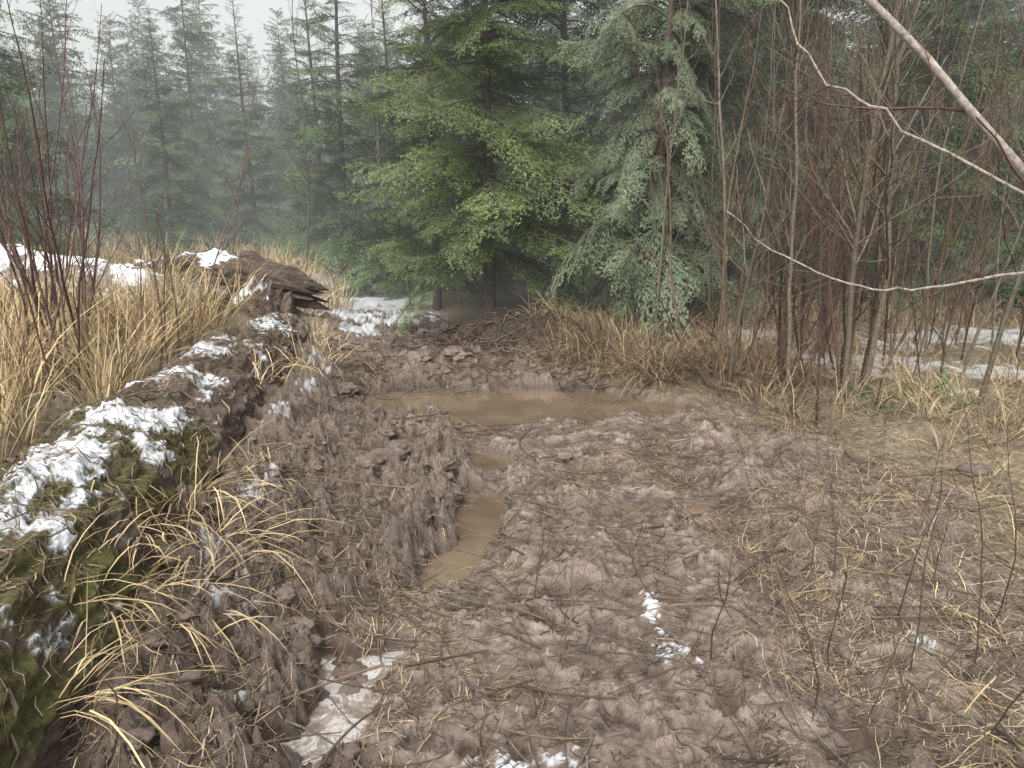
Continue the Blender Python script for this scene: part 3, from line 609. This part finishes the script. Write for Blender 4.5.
xs = r.uniform(-1.6, 2.6, 9000); ys = 1.6+6.6*r.random(9000)**1.2
w = ss(.0, .4, fbm(xs, ys, 2.2, 3, 130)+.35*(xs < -.35)+.25*(ys > 6.8)); k = r.random(9000) < w; xs = xs[k][:2200]; ys = ys[k][:2200]; hh = height(xs, ys)
for x, y, h in zip(xs, ys, hh):
    if h < WATER-.01: continue
    s = .004+.020*r.random()**4*(2.0 if x < -.3 else .9); v = clod(x, y, s, var3); v[:, 2] += h+s*.05; mb.add(v, iff3)
for x, y, s in [(-.82, 4.75, .16), (-.75, 4.95, .11), (-.45, 4.55, .10), (-.9, 5.3, .09), (-.35, 4.3, .07), (-.5, 3.75, .07), (-.6, 4.1, .08), (-1.2, 7.6, .12), (-1.0, 8.0, .15), (-.6, 8.1, .15), (.5, 7.6, .1), (-1.5, 6.8, .12), (-1.3, 6.3, .09), (-.35, 6.5, .07), (-.15, 5.9, .06), (2.9, 4.6, .08), (-.62, 2.62, .06), (-.85, 2.75, .06), (.3, 3.9, .05), (.35, 5.0, .06)]:
    v = clod(x, y, s, var); v[:, 2] += at(x, y)[2]+s*.15; mb.add(v, iff)
mb.obj('mud_clods', [M_clod], True)

# ---------------------------------------------------------------- mist (absorbing volume with its own added glow)
bpy.ops.mesh.primitive_cube_add(size=1, location=(0, 73, 19)); o = bpy.context.object; o.name = 'glowing_mist'; o.scale = (260, 130, 42)
m = bpy.data.materials.new('glowing_mist'); m.use_nodes = True; nt = m.node_tree; nt.nodes.clear(); DEN = .0105
va = nd(nt, 'ShaderNodeVolumeAbsorption', Density=DEN); va.inputs['Color'].default_value = (0, 0, 0, 1)
ve = nt.nodes.new('ShaderNodeEmission'); ve.inputs['Color'].default_value = (.95, .99, .965, 1); ve.inputs['Strength'].default_value = DEN*.80  # added emission stands in for daylight scattered in the haze
ad = nt.nodes.new('ShaderNodeAddShader'); nt.links.new(va.outputs[0], ad.inputs[0]); nt.links.new(ve.outputs[0], ad.inputs[1])
out = nt.nodes.new('ShaderNodeOutputMaterial'); nt.links.new(ad.outputs[0], out.inputs['Volume']); o.data.materials.append(m)

# ---------------------------------------------------------------- light
w = bpy.data.worlds.new('World'); scene.world = w; w.use_nodes = True; nt = w.node_tree; bg = nt.nodes['Background']
EL, AZ = math.radians(50), math.radians(200)
s = nt.nodes.new('ShaderNodeTexSky'); s.sky_type = 'NISHITA'; s.sun_disc = False; s.sun_elevation = EL; s.sun_rotation = AZ; s.dust_density = 5; s.air_density = 1.5
hs = nt.nodes.new('ShaderNodeHueSaturation'); hs.inputs['Saturation'].default_value = .10; hs.inputs['Value'].default_value = 2.05; nt.links.new(s.outputs[0], hs.inputs['Color']); nt.links.new(hs.outputs[0], bg.inputs[0]); bg.inputs[1].default_value = .15
sl = bpy.data.lights.new('sun', 'SUN'); sl.energy = 1.4; sl.angle = math.radians(22); sl.color = (1, .975, .94); so = bpy.data.objects.new('sun', sl); scene.collection.objects.link(so)
so.rotation_euler = (math.radians(90)-EL, 0, math.pi-AZ)
scene.view_settings.view_transform = 'Standard'; scene.view_settings.look = 'None'; scene.view_settings.exposure = 0

cam = bpy.data.cameras.new('camera'); co = bpy.data.objects.new('camera', cam); scene.collection.objects.link(co); scene.camera = co
co.location = (0, 0, 1.7); co.rotation_euler = (math.radians(90-13.4), 0, 0); cam.lens = 27.2; cam.sensor_width = 36; cam.clip_end = 1000; cam.clip_start = .05
